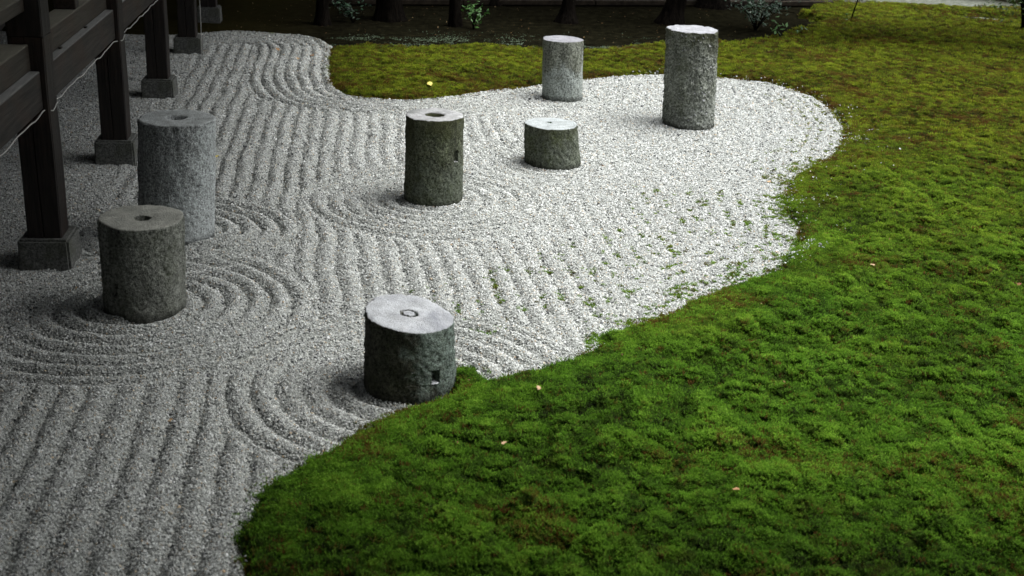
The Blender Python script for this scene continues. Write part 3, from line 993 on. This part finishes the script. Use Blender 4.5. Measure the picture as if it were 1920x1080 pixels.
# foundation stones
s = NT('foundation_granite')
co = s.obj()
c = s.ramp(s.noise(co, 90, 3, 0.7), [(0.35, (0.045, 0.047, 0.045)), (0.6, (0.15, 0.155, 0.145)), (0.8, (0.24, 0.24, 0.22))])
c = s.mix(s.ramp(s.noise(co, 6, 4, 0.6), [(0.5, (0, 0, 0)), (0.7, (0.8, 0.8, 0.8))]), c, (0.06, 0.065, 0.045))
s.bump(s.noise(co, 110, 3, 0.7), 0.6, 0.006)
M_FOUND = s.base(c, 0.9, 0.2)
flab = ['foundation stone nearest the camera below the frame edge', 'dark square foundation stone under the nearest visible post', 'square foundation stone behind the tall pale pillar',
        'square foundation stone under the third post', 'pale speckled foundation stone at the back end of the gravel', 'dim foundation stone in the shade beyond the gravel', 'farthest foundation stone hidden in the dark']
for k in range(-1, NP - 1):
    o = bevel_box('foundation_stone', -0.262, 0.0, k * STEP, k * STEP + 0.262, -0.06, 0.155, M_FOUND, None, 0.012, taper=0.06, jitter=0.004, segs=2)
    c_ = B0 + BT * -0.131 + BS * (k * STEP + 0.131)
    o.location = (c_[0], c_[1], 0.0475)
    o.rotation_euler = (0, 0, BANG + random.uniform(-0.03, 0.03))
    tag(o, flab[k + 1], 'foundation stone', 'foundation stones under the veranda posts')

S0, S1 = -4.2, 11.2
# lower beam in lengths between the posts, upper beam set back on it
joints = [S0] + [k * STEP + 0.045 for k in range(-1, NP - 1)] + [S1]
for a, b_ in zip(joints[:-1], joints[1:]):
    a2 = a + (0.166 if a != S0 else 0)
    bevel_box('lower_beam', -0.150, -0.075, a2, b_, 0.818, 1.000, WOOD_Y, BLD, 0.004)
    bevel_box('upper_beam', -0.238, -0.115, a2 + 0.001, b_ - 0.001, 1.002, 1.127, WOOD_TAN, BLD, 0.004)
# small dark blocks added in place of the notches above the ledge
for k in range(-1, 5):
    for q in (0.62, 1.28):
        y = k * STEP + q
        bevel_box('notch_block', -0.113, -0.096, y, y + 0.03, 1.0015, 1.013, WOOD_Z, BLD, 0.003)
# cross joists on the upper beam every half bay, the edge plank and floor boards above
for k in range(-1, 6):
    y = 1.14 + k * STEP
    bevel_box('strut', -0.236, -0.117, y, y + 0.085, 1.129, 1.279, WOOD_Y, BLD, 0.004)
bevel_box('edge_plank', -0.36, -0.118, S0, S1, 1.281, 1.346, WOOD_TAN, BLD, 0.005)
fb = -0.365
k = 0
while fb > -2.1:
    bevel_box('floor_board', fb - 0.158, fb, S0, S1, 1.312, 1.344, WOOD_TAN, BLD, 0.003)
    fb -= 0.162
    k += 1
# plaster wall and roof above, out of the frame: they shade the ground under the eaves
s = NT('wall_plaster'); M_PL = s.base(s.ramp(s.noise(s.obj(), 6, 3, .5), [(0.3, (0.35, 0.33, 0.28)), (0.7, (0.45, 0.43, 0.38))]), 0.95, 0.1)
bevel_box('wall', -2.30, -2.18, S0, S1, 1.262, 3.7, M_PL, BLD, 0.004)
bevel_box('skirting_wall', -2.28, -2.16, S0, S1, -0.05, 1.125, WOOD_Y, BLD, 0.004)
s = NT('roof_tile'); M_ROOF = s.base(s.ramp(s.noise(s.obj(), 8, 3, .5), [(0.3, (0.06, 0.06, 0.065)), (0.7, (0.11, 0.11, 0.115))]), 0.6, 0.4)


def slab(name, pts, th_, mat, parent):
    """sloping slab: four corners (building frame) and thickness"""
    V = [tuple(p) for p in pts] + [(p[0], p[1], p[2] - th_) for p in pts]
    Fc = [(0, 1, 2, 3), (7, 6, 5, 4), (0, 4, 5, 1), (1, 5, 6, 2), (2, 6, 7, 3), (3, 7, 4, 0)]
    return mesh_obj(name, V, Fc, mat, parent)


EAVE_T, EAVE_Z = 2.42, 2.95  # unseen overhang drawn out to deepen the shade on the left gravel
slab('roof', [(EAVE_T, S0, EAVE_Z), (EAVE_T, S1, EAVE_Z), (-4.5, S1, 5.9), (-4.5, S0, 5.9)], 0.14, M_ROOF, BLD)
slab('ceiling', [(0.0, S0, 3.42), (0.0, S1, 3.42), (-2.3, S1, 3.42), (-2.3, S0, 3.42)], 0.03, WOOD_Y, BLD)
for k in range(-5, 15):
    y = k * 0.75
    V = [(EAVE_T - 0.05, y, 2.80), (EAVE_T - 0.05, y + 0.06, 2.80), (-0.05, y + 0.06, 3.57), (-0.05, y, 3.57)]
    slab('rafter', V, 0.09, WOOD_Y, BLD)
bevel_box('eave_beam', -0.20, -0.05, S0, S1, 3.28, 3.42, WOOD_Y, BLD, 0.005)

# the hall the photographer sits in: floor behind the frame and unseen eaves drawn out to darken the near ground
HALL = empty('temple_hall', (0, 0, 0), 0)
tag(HALL, 'temple hall veranda the garden is seen from, unseen eaves drawn out for shade', 'building')
bevel_box('floor', -1.9, 9.0, -2.5, 0.35, 1.22, 1.29, WOOD_TAN, HALL, 0.004)
slab('roof', [(-3.4, 3.35, 3.05), (10.0, 3.35, 3.05), (10.0, -4, 6.0), (-3.4, -4, 6.0)], 0.14, M_ROOF, HALL)
bevel_box('wall', -3.0, 9.0, -2.62, -2.5, -0.05, 3.9, M_PL, HALL, 0.004)
for x in (0.9, 2.9, 4.9, 6.9):
    bevel_box('post', x, x + 0.16, 0.10, 0.26, 1.292, 3.6, WOOD_Z, HALL, 0.005)


# ------------------------------------------------------------------ cord along the beam
def tube(name, pts, rad, mat, parent=None, sides=6, closed=False):
    pts = [Vector(p) for p in pts]
    V, Fc = [], []
    n = len(pts)
    for i, p in enumerate(pts):
        d = (pts[min(i + 1, n - 1)] - pts[max(i - 1, 0)]).normalized()
        a = d.cross(Vector((0, 0, 1)))
        if a.length < 1e-3: a = Vector((1, 0, 0))
        a.normalize(); b_ = d.cross(a)
        r = rad(i / (n - 1)) if callable(rad) else rad
        for k in range(sides):
            t_ = 2 * math.pi * k / sides
            V.append(p + a * math.cos(t_) * r + b_ * math.sin(t_) * r)
    for i in range(n - 1):
        for k in range(sides):
            k2 = (k + 1) % sides
            Fc.append((i * sides + k, i * sides + k2, (i + 1) * sides + k2, (i + 1) * sides + k))
    Fc.append(tuple(range(sides))[::-1]); Fc.append(tuple(range((n - 1) * sides, n * sides)))
    return mesh_obj(name, V, Fc, mat, parent, smooth=True)


s = NT('white_cord'); M_CORD = s.base((0.55, 0.55, 0.52), 0.6, 0.3)
pts = []
ss = np.arange(-3.0, 9.9, 0.035)
for a in ss:
    u = (a - 0.045) % STEP
    wob = 0.006 * math.sin(a * 11.3) + 0.004 * math.sin(a * 23.7 + 1) + 0.003 * float(gnoise(np.array([a * 9]), np.array([2.0]), 4)[0])
    tt_, z = -0.070 + wob * 0.3, 0.811 + wob - 0.006 * math.sin(math.pi * u / STEP)
    if u < 0.17:                     # passes round the proud face of the post
        q = math.sin(math.pi * u / 0.17)
        tt_ = -0.070 + 0.032 * min(1, q * 2.2)
        z = 0.811 - 0.012 * math.sin(math.pi * min(1, u / 0.09)) + 0.012 * (u / 0.17)
    w_ = B0 + BT * tt_ + BS * a
    pts.append((w_[0], w_[1], z))
cord = tube('cord', pts, 0.0032, M_CORD)
tag(cord, 'thin white cord strung along the bottom of the veranda beam', 'cord')

# thin wire hanging down beside the fourth post
w_ = B0 + BT * 0.012 + BS * (3 * STEP - 0.02)
wire = tube('wire', [(w_[0], w_[1], 0.02), (w_[0] + .002, w_[1], 0.3), (w_[0], w_[1] + .003, 0.75), (w_[0] - .002, w_[1], 1.2)], 0.003, M_CORD)
tag(wire, 'thin pale wire hanging down in front of the fourth post', 'wire')

# ------------------------------------------------------------------ trees
s = NT('bark'); co = s.obj()
g = s.noise(s.mapping(co, (9, 9, 1.6)), 3, 5, 0.65)
M_BARK = s.base(s.ramp(g, [(0.35, (0.003, 0.0027, 0.0024)), (0.7, (0.013, 0.011, 0.009))]), 1.0, 0.0); s.bump(g, 0.9, 0.03)


def mat_leaf(name, a, b_, spec=0.4):
    s = NT(name)
    oi = s.n('ShaderNodeNewGeometry')
    c = s.mix(oi.outputs['Random Per Island'], a, b_)
    s.base(c, 0.45, spec)
    tr = s.n('ShaderNodeBsdfTranslucent'); s.l(c, tr.inputs[0])
    mx = s.n('ShaderNodeMixShader'); mx.inputs[0].default_value = 0.25
    s.l(s.b.outputs[0], mx.inputs[1]); s.l(tr.outputs[0], mx.inputs[2]); s.l(mx.outputs[0], s.out.inputs[0])
    return s.m


M_LEAF = mat_leaf('tree_leaf', (0.03, 0.07, 0.012), (0.06, 0.11, 0.02))
M_SHRUB = mat_leaf('shrub_leaf', (0.035, 0.11, 0.02), (0.08, 0.20, 0.04))
M_SHRUB2 = mat_leaf('shrub_leaf_dark', (0.02, 0.055, 0.03), (0.06, 0.13, 0.07), 0.6)


def leaf_quads(C, N_, size, r_):
    V, Fc = [], []
    for c, nrm in zip(C, N_):
        nrm = Vector(nrm).normalized()
        a = nrm.orthogonal().normalized()
        a = Quaternion(nrm, r_.uniform(0, 6.28)) @ a
        b_ = nrm.cross(a)
        L = size * r_.uniform(0.7, 1.3); w = L * 0.42
        c = Vector(c); i = len(V)
        V += [c - a * L / 2, c + b_ * w / 2 - nrm * w * .15, c + a * L / 2, c - b_ * w / 2 - nrm * w * .15]
        Fc += [(i, i + 1, i + 2), (i, i + 2, i + 3)]
    return V, Fc


def tree(x, y, r0, lean, label, crown_c, crown_r, nleaf, seed, flare=1.5, group='trees standing in the dark earth behind'):
    r_ = np.random.default_rng(seed)
    root = empty('tree', (x, y, 0))
    tag(root, label, 'tree', group)
    H_ = crown_c[2]
    nz, na = 30, 28
    V, Fc = [], []
    for k in range(nz):
        u = k / (nz - 1)
        z = -0.08 + (H_ + 0.08) * u ** 1.6
        rr = r0 * (1 - 0.55 * u) * (1 + (flare - 1) * math.exp(-max(z, 0) / 0.09))
        cx = lean[0] * z + 0.04 * math.sin(z * 1.3 + seed); cy = lean[1] * z
        cx -= 0.04 * math.sin(seed) if k == 0 else 0
        for a in range(na):
            t_ = 2 * math.pi * a / na
            ridge = 1 + 0.07 * math.sin(5 * t_ + seed) * math.exp(-max(z, 0) / 0.3) + 0.05 * float(gnoise(np.array([math.cos(t_) * 3 + seed]), np.array([z * 1.5 + math.sin(t_) * 3]), 9)[0])
            V.append((cx + rr * ridge * math.cos(t_), cy + rr * ridge * math.sin(t_), z))
    for k in range(nz - 1):
        for a in range(na):
            b_ = (a + 1) % na
            Fc.append((k * na + a, k * na + b_, (k + 1) * na + b_, (k + 1) * na + a))
    mesh_obj('trunk', V, Fc, M_BARK, root, smooth=True)
    top = Vector((lean[0] * H_ * .7, lean[1] * H_ * .7, H_ * .7))
    for k in range(5):
        a = k * 1.257 + seed
        e_ = Vector((crown_c[0] - x + crown_r[0] * .6 * math.cos(a), crown_c[1] - y + crown_r[1] * .6 * math.sin(a), crown_c[2] + crown_r[2] * .2))
        m_ = (top + e_) / 2 + Vector((0, 0, 0.25))
        tube('limb', [top, (top + m_) / 2, m_, (m_ + e_) / 2, e_], lambda u: r0 * 0.35 * (1 - .7 * u), M_BARK, root)
    D = r_.standard_normal((nleaf, 3)); D /= np.linalg.norm(D, axis=1)[:, None]
    D *= (r_.uniform(0.15, 1, (nleaf, 1)) ** 0.45)
    C = D * np.array(crown_r)
    n1 = gnoise(C[:, 0] * 1.3 + seed, C[:, 1] * 1.3 + C[:, 2], 88)
    C = C[n1 > -0.35] + np.array(crown_c) - np.array([x, y, 0])
    Vl, Fl = leaf_quads(C, r_.standard_normal((len(C), 3)) + (0, 0, .8), 0.21, r_)
    mesh_obj('crown', Vl, Fl, M_LEAF, root)
    return root


NL = 2600
tree(-2.36, 13.62, 0.075, (0.0, 0.02), 'slim dark trunk nearest the end of the veranda posts', (-3.6, 15.2, 3.9), (2.3, 2.2, 1.1), NL, 1)
tree(-1.66, 14.22, 0.165, (0.0, 0.0), 'thick dark trunk left of centre at the top edge', (-1.4, 16.4, 4.0), (2.4, 2.4, 1.2), NL, 2, flare=1.3)
tree(-0.83, 13.98, 0.075, (0.02, 0.0), 'slim straight trunk just left of the bright green sprig', (0.2, 17.8, 4.4), (2.2, 2.2, 1.2), NL, 3, flare=1.25)
tree(-0.42, 15.9, 0.10, (0.0, 0.0), 'far trunk right of the green sprig, cut by the top edge', (-2.5, 19.0, 4.6), (2.5, 2.4, 1.2), NL, 4)
tree(0.54, 14.72, 0.085, (0.03, 0.0), 'flared trunk directly behind the lichen blotched pillar', (1.6, 15.9, 4.0), (2.1, 2.0, 1.1), NL, 5, flare=2.0)
tree(1.82, 15.05, 0.14, (0.16, 0.0), 'leaning trunk behind the tallest pillar', (2.9, 16.6, 3.7), (1.9, 1.8, 1.1), NL, 6, flare=1.5)
tree(2.55, 16.85, 0.22, (0.1, 0.0), 'broad black trunk base at the top edge right of the tallest pillar', (3.6, 19.6, 4.6), (2.6, 2.2, 1.2), NL, 7, flare=1.4)
tree(6.62, 15.75, 0.14, (-0.28, 0.1), 'dark leaning trunk in the top right corner', (5.7, 14.55, 2.1), (2.9, 0.75, 0.45), 6500, 8, flare=1.3)


def sprig_plant(name, x, y, stems, leaf, nleaf, mat, label, cat, seed, group=None, h=0.4, spread=0.3, z0=0.0, droop=0.5):
    r_ = np.random.default_rng(seed)
    root = empty(name, (x, y, z0))
    tag(root, label, cat, group)
    C, N_ = [], []
    for k in range(stems):
        a = r_.uniform(0, 6.28)
        ex_, ey_ = spread * r_.uniform(.3, 1) * math.cos(a), spread * r_.uniform(.3, 1) * math.sin(a)
        hh = h * r_.uniform(.6, 1.0)
        P_ = [Vector((0, 0, -.02)), Vector((ex_ * .25, ey_ * .25, hh * .5)), Vector((ex_ * .6, ey_ * .6, hh * .85)), Vector((ex_, ey_, hh * (1 - .25 * droop)))]
        tube('stem', P_, 0.004, M_BARK, root, sides=5)
        for j in range(nleaf):
            u = r_.uniform(0.2, 1.0); seg = min(int(u * 3), 2); f_ = u * 3 - seg
            p = P_[seg].lerp(P_[seg + 1], f_)
            C.append(p + Vector(r_.standard_normal(3) * leaf * .55)); N_.append((r_.normal() * .6, r_.normal() * .6 - .2, 1))
    V, Fc = leaf_quads(C, N_, leaf, r_)
    mesh_obj('leaves', V, Fc, mat, root)
    return root


sprig_plant('shrub', -2.0, 13.85, 12, 0.05, 12, M_SHRUB2, 'dim low shrub between the two left trunks', 'shrub', 11, h=0.32, spread=0.42)
sprig_plant('shrub', -0.60, 13.80, 7, 0.055, 13, M_SHRUB, 'bright green leafy sprig in front of the dark trunk', 'shrub', 12, h=0.36, spread=0.32)
sprig_plant('shrub', 2.85, 14.85, 22, 0.055, 16, M_SHRUB2, 'loose dark shrub right of the tallest pillar', 'shrub', 13, h=0.46, spread=0.62)
sprig_plant('shrub', 3.02, 14.45, 3, 0.075, 5, M_SHRUB, 'small yellow green seedling at the foot of the loose shrub', 'shrub', 14, h=0.15, spread=0.12)
sprig_plant('shrub', 3.36, 14.5, 3, 0.06, 5, M_SHRUB, 'tiny seedling alone on the moss right of the loose shrub', 'shrub', 15, h=0.10, spread=0.11)
sp = empty('sapling', (4.17, 15.51, 0.0)); tag(sp, 'thin bare leaning sapling on the moss at the top edge', 'sapling')
tube('stem', [(0, 0, -.03), (0.03, 0, 0.15), (0.07, 0, 0.36), (0.11, 0, 0.6), (0.2, 0, 1.0)], lambda u: 0.011 * (1 - .6 * u), M_BARK, sp)
tube('twig', [(0.0, 0, -.02), (-.03, 0, 0.1), (-.05, 0, 0.17)], 0.004, M_BARK, sp)
r_ = np.random.default_rng(3)
V, Fc = leaf_quads([(0.13 + r_.normal() * .05, r_.normal() * .05, .5 + r_.uniform(0, .45)) for _ in range(22)] + [(-.05 + r_.normal() * .02, r_.normal() * .03, .12 + r_.normal() * .03) for _ in range(7)], [(r_.normal() * .5, r_.normal() * .5, 1) for _ in range(29)], 0.05, r_)
mesh_obj('leaves', V, Fc, M_SHRUB, sp)
# drooping foliage in the top right corner hangs from that tree: its own low branch
tr8 = [o for o in bpy.data.objects if o.get('label') == 'dark leaning trunk in the top right corner'][0]
r_ = np.random.default_rng(31)
V, Fc = leaf_quads([(-.35 + r_.normal() * .16, r_.normal() * .15, .38 + r_.normal() * .09) for _ in range(150)], [(r_.normal() * .6, r_.normal() * .6, 1) for _ in range(150)], 0.06, r_)
mesh_obj('low_foliage', V, Fc, M_LEAF, tr8)

# low timber edging across the back
s = NT('edging_wood'); M_EDG = s.base(s.ramp(s.noise(s.obj(), 14, 4, .6), [(0.3, (0.010, 0.008, 0.006)), (0.7, (0.035, 0.028, 0.02))]), 0.9, 0.1)
d_ = Vector((7.65 + 1.7, 18.64 - 15.42, 0)); L_ = d_.length
ed = empty('edging', (-2.6, 15.1, 0), math.atan2(d_.y, d_.x)); tag(ed, 'low dark timber edging running behind the trunks at the top', 'edging')
x = 0.0
while x < L_ * 1.1:
    if x < 6.2: bevel_box('rail', x, x + 1.85, -0.05, 0.05, 0.0, 0.07, M_EDG, ed, 0.01)
    x += 1.86

# ------------------------------------------------------------------ fallen leaves
def fallen(x, y, size, col, label, seed, z=None, maple=False):
    r_ = random.Random(seed)
    s = NT('dry_leaf'); c = s.mix(s.noise(s.obj(), 60, 2, .5), tuple(v * .6 for v in col), col); m = s.base(c, 0.7, 0.2)
    V, Fc = [(0, 0, 0.0)], []
    n = 20
    for k in range(n):
        a = 2 * math.pi * k / n
        if maple: rr = size * (0.5 + 0.5 * abs(math.cos(a * 2.5)) ** 1.5)
        else: rr = size * (0.42 + 0.58 * abs(math.cos(a)) ** 1.3)
        V.append((rr * math.cos(a), rr * math.sin(a), 0.18 * size * math.cos(2 * a + seed) + 0.25 * size * (rr / size) ** 2))
    top = [(i, i % n + 1, 0) for i in range(1, n + 1)]
    nv = len(V)
    V += [(v[0], v[1], v[2] - 0.0006) for v in V]
    Fc = top + [(b_ + nv, a_ + nv, c_ + nv) for a_, b_, c_ in top]
    if z is None:
        e_ = sdn(np.array([x]), np.array([y]))[0]
        z = (rake(np.array([x]), np.array([y]))[0][0] + 0.009) if e_ < 0 else moss_h(np.array([x]), np.array([y]))[0][0] + 0.024
    o = mesh_obj('fallen_leaf', V, Fc, m, loc=(x, y, z), smooth=True)
    o.rotation_euler = (r_.uniform(-.3, .3), r_.uniform(-.3, .3), r_.uniform(0, 6.28))
    tag(o, label, 'leaf', 'fallen leaves lying on the gravel and moss')
    return o


TAN, RED, YEL, PAL = (0.42, 0.24, 0.11), (0.16, 0.055, 0.025), (0.75, 0.62, 0.16), (0.55, 0.38, 0.22)
fallen(-0.81, 10.22, 0.040, YEL, 'bright yellow leaf on the front edge of the far moss lobe', 1)
fallen(-2.46, 11.81, 0.032, TAN, 'orange brown leaf on the gravel near the top left of the raked curve', 2, maple=True)
fallen(-2.10, 11.68, 0.032, TAN, 'orange brown leaf close to the left tip of the far moss lobe', 3, maple=True)
fallen(-2.20, 11.45, 0.026, PAL, 'pale tan leaf between the two orange leaves on the gravel', 4)
fallen(0.13, 4.30, 0.014, PAL, 'small pale tan leaf on the moss right of the near pillar', 5)
fallen(2.60, 6.53, 0.036, RED, 'red brown leaf on the moss right of the gravel edge', 6, maple=True)
fallen(2.67, 5.89, 0.036, RED, 'dark red leaf on the moss at the right margin', 7, maple=True)
fallen(4.27, 12.08, 0.035, TAN, 'dull tan leaf far back on the right moss', 8)
fallen(0.00, 3.84, 0.012, PAL, 'tiny pale leaf in the moss low in the middle', 9)
fallen(0.81, 3.56, 0.013, TAN, 'tiny reddish leaf in the moss near the bottom edge', 10)
fallen(1.72, 7.86, 0.022, PAL, 'pale tan leaf at the right edge of the gravel', 11)
fallen(-1.30, 4.05, 0.011, PAL, 'tiny pale chip of leaf on the lower left gravel', 12)
fallen(-2.02, 3.95, 0.013, TAN, 'small tan leaf in a furrow at the lower left', 13)
fallen(-2.05, 7.75, 0.016, YEL, 'small yellow leaf on the gravel behind the pale pillar', 14)
fallen(0.95, 5.02, 0.013, TAN, 'small orange leaf on the green moss below the gravel tip', 15)
fallen(1.95, 6.05, 0.013, PAL, 'small pale leaf on the moss right of the gravel corner', 16)

# ------------------------------------------------------------------ scraps of leaf litter on the earth and here and there on the moss
r_ = np.random.default_rng(77)
xs = np.concatenate([r_.uniform(-3.5, 3.2, 420), r_.uniform(-0.5, 4.5, 60), r_.uniform(-2.2, 1.5, 40)])
yy = np.concatenate([r_.uniform(12.6, 16.5, 420), r_.uniform(3.2, 12.5, 60), r_.uniform(3.3, 11, 40)])
ee = sdn(xs, yy)
zm, _, _, so_ = moss_h(xs, yy)
zg = np.where(ee < 0, rake(xs, yy)[0] + 0.006, np.where(so_ > 0.5, 0.0, zm + 0.018))
V, Fc = [], []
for x, y, z in zip(xs, yy, zg):
    q, f = leaf_quads([(x, y, z)], [(r_.normal() * .3, r_.normal() * .3, 1)], 0.020, r_)
    k = len(V); V += q; Fc += [tuple(i + k for i in t_) for t_ in f]
s = NT('litter'); gi_ = s.n('ShaderNodeNewGeometry')
M_LIT = s.base(s.ramp(gi_.outputs['Random Per Island'], [(0.0, (0.05, 0.03, 0.015)), (0.5, (0.14, 0.08, 0.035)), (0.85, (0.24, 0.15, 0.07)), (1.0, (0.45, 0.36, 0.2))]), 0.8, 0.1)
lit = mesh_obj('leaf_litter', V, Fc, M_LIT)
tag(lit, 'tiny scraps of brown leaf litter scattered on the dark earth and moss', kind='stuff')

# pale lichen flecks in patches where the moss gives way to the earth
xs = r_.uniform(-2.4, 4.0, 110000); yy = r_.uniform(12.0, 15.0, 110000)
dl = yy - np.interp(xs, [-2.4, -1.6, 0.1, 0.98, 1.61, 2.67, 4.0], [12.45, 12.65, 12.95, 13.1, 13.45, 14.15, 14.9])
pt = gnoise(xs / 0.62 + 2, yy / 0.35, 95) + 0.5 * gnoise(xs / 0.12, yy / 0.1, 96)
kk = (r_.uniform(0, 1, len(xs)) < np.exp(-(dl / 0.34) ** 2) * sstep(-0.15, 0.5, pt) * sstep(2.3, 1.0, xs))
xs, yy = xs[kk], yy[kk]
zm, _, ee, so_ = moss_h(xs, yy)
zg = np.where(so_ > 0.3, np.maximum(zm, 0.002), zm + 0.02)
V, Fc = [], []
for x, y, z in zip(xs, yy, zg):
    q, f = leaf_quads([(x, y, z + 0.004)], [(r_.normal() * .4, r_.normal() * .4, 1)], 0.013, r_)
    k = len(V); V += q; Fc += [tuple(i + k for i in t_) for t_ in f]
s = NT('lichen'); gi_ = s.n('ShaderNodeNewGeometry')
M_LI = s.base(s.ramp(gi_.outputs['Random Per Island'], [(0.0, (0.04, 0.06, 0.03)), (0.5, (0.10, 0.15, 0.09)), (1.0, (0.24, 0.31, 0.23))]), 0.95, 0.05)
li = mesh_obj('lichen', V, Fc, M_LI)
tag(li, 'pale grey green lichen flecks in patches behind the far moss edge', kind='stuff')
print('lichen', len(xs))
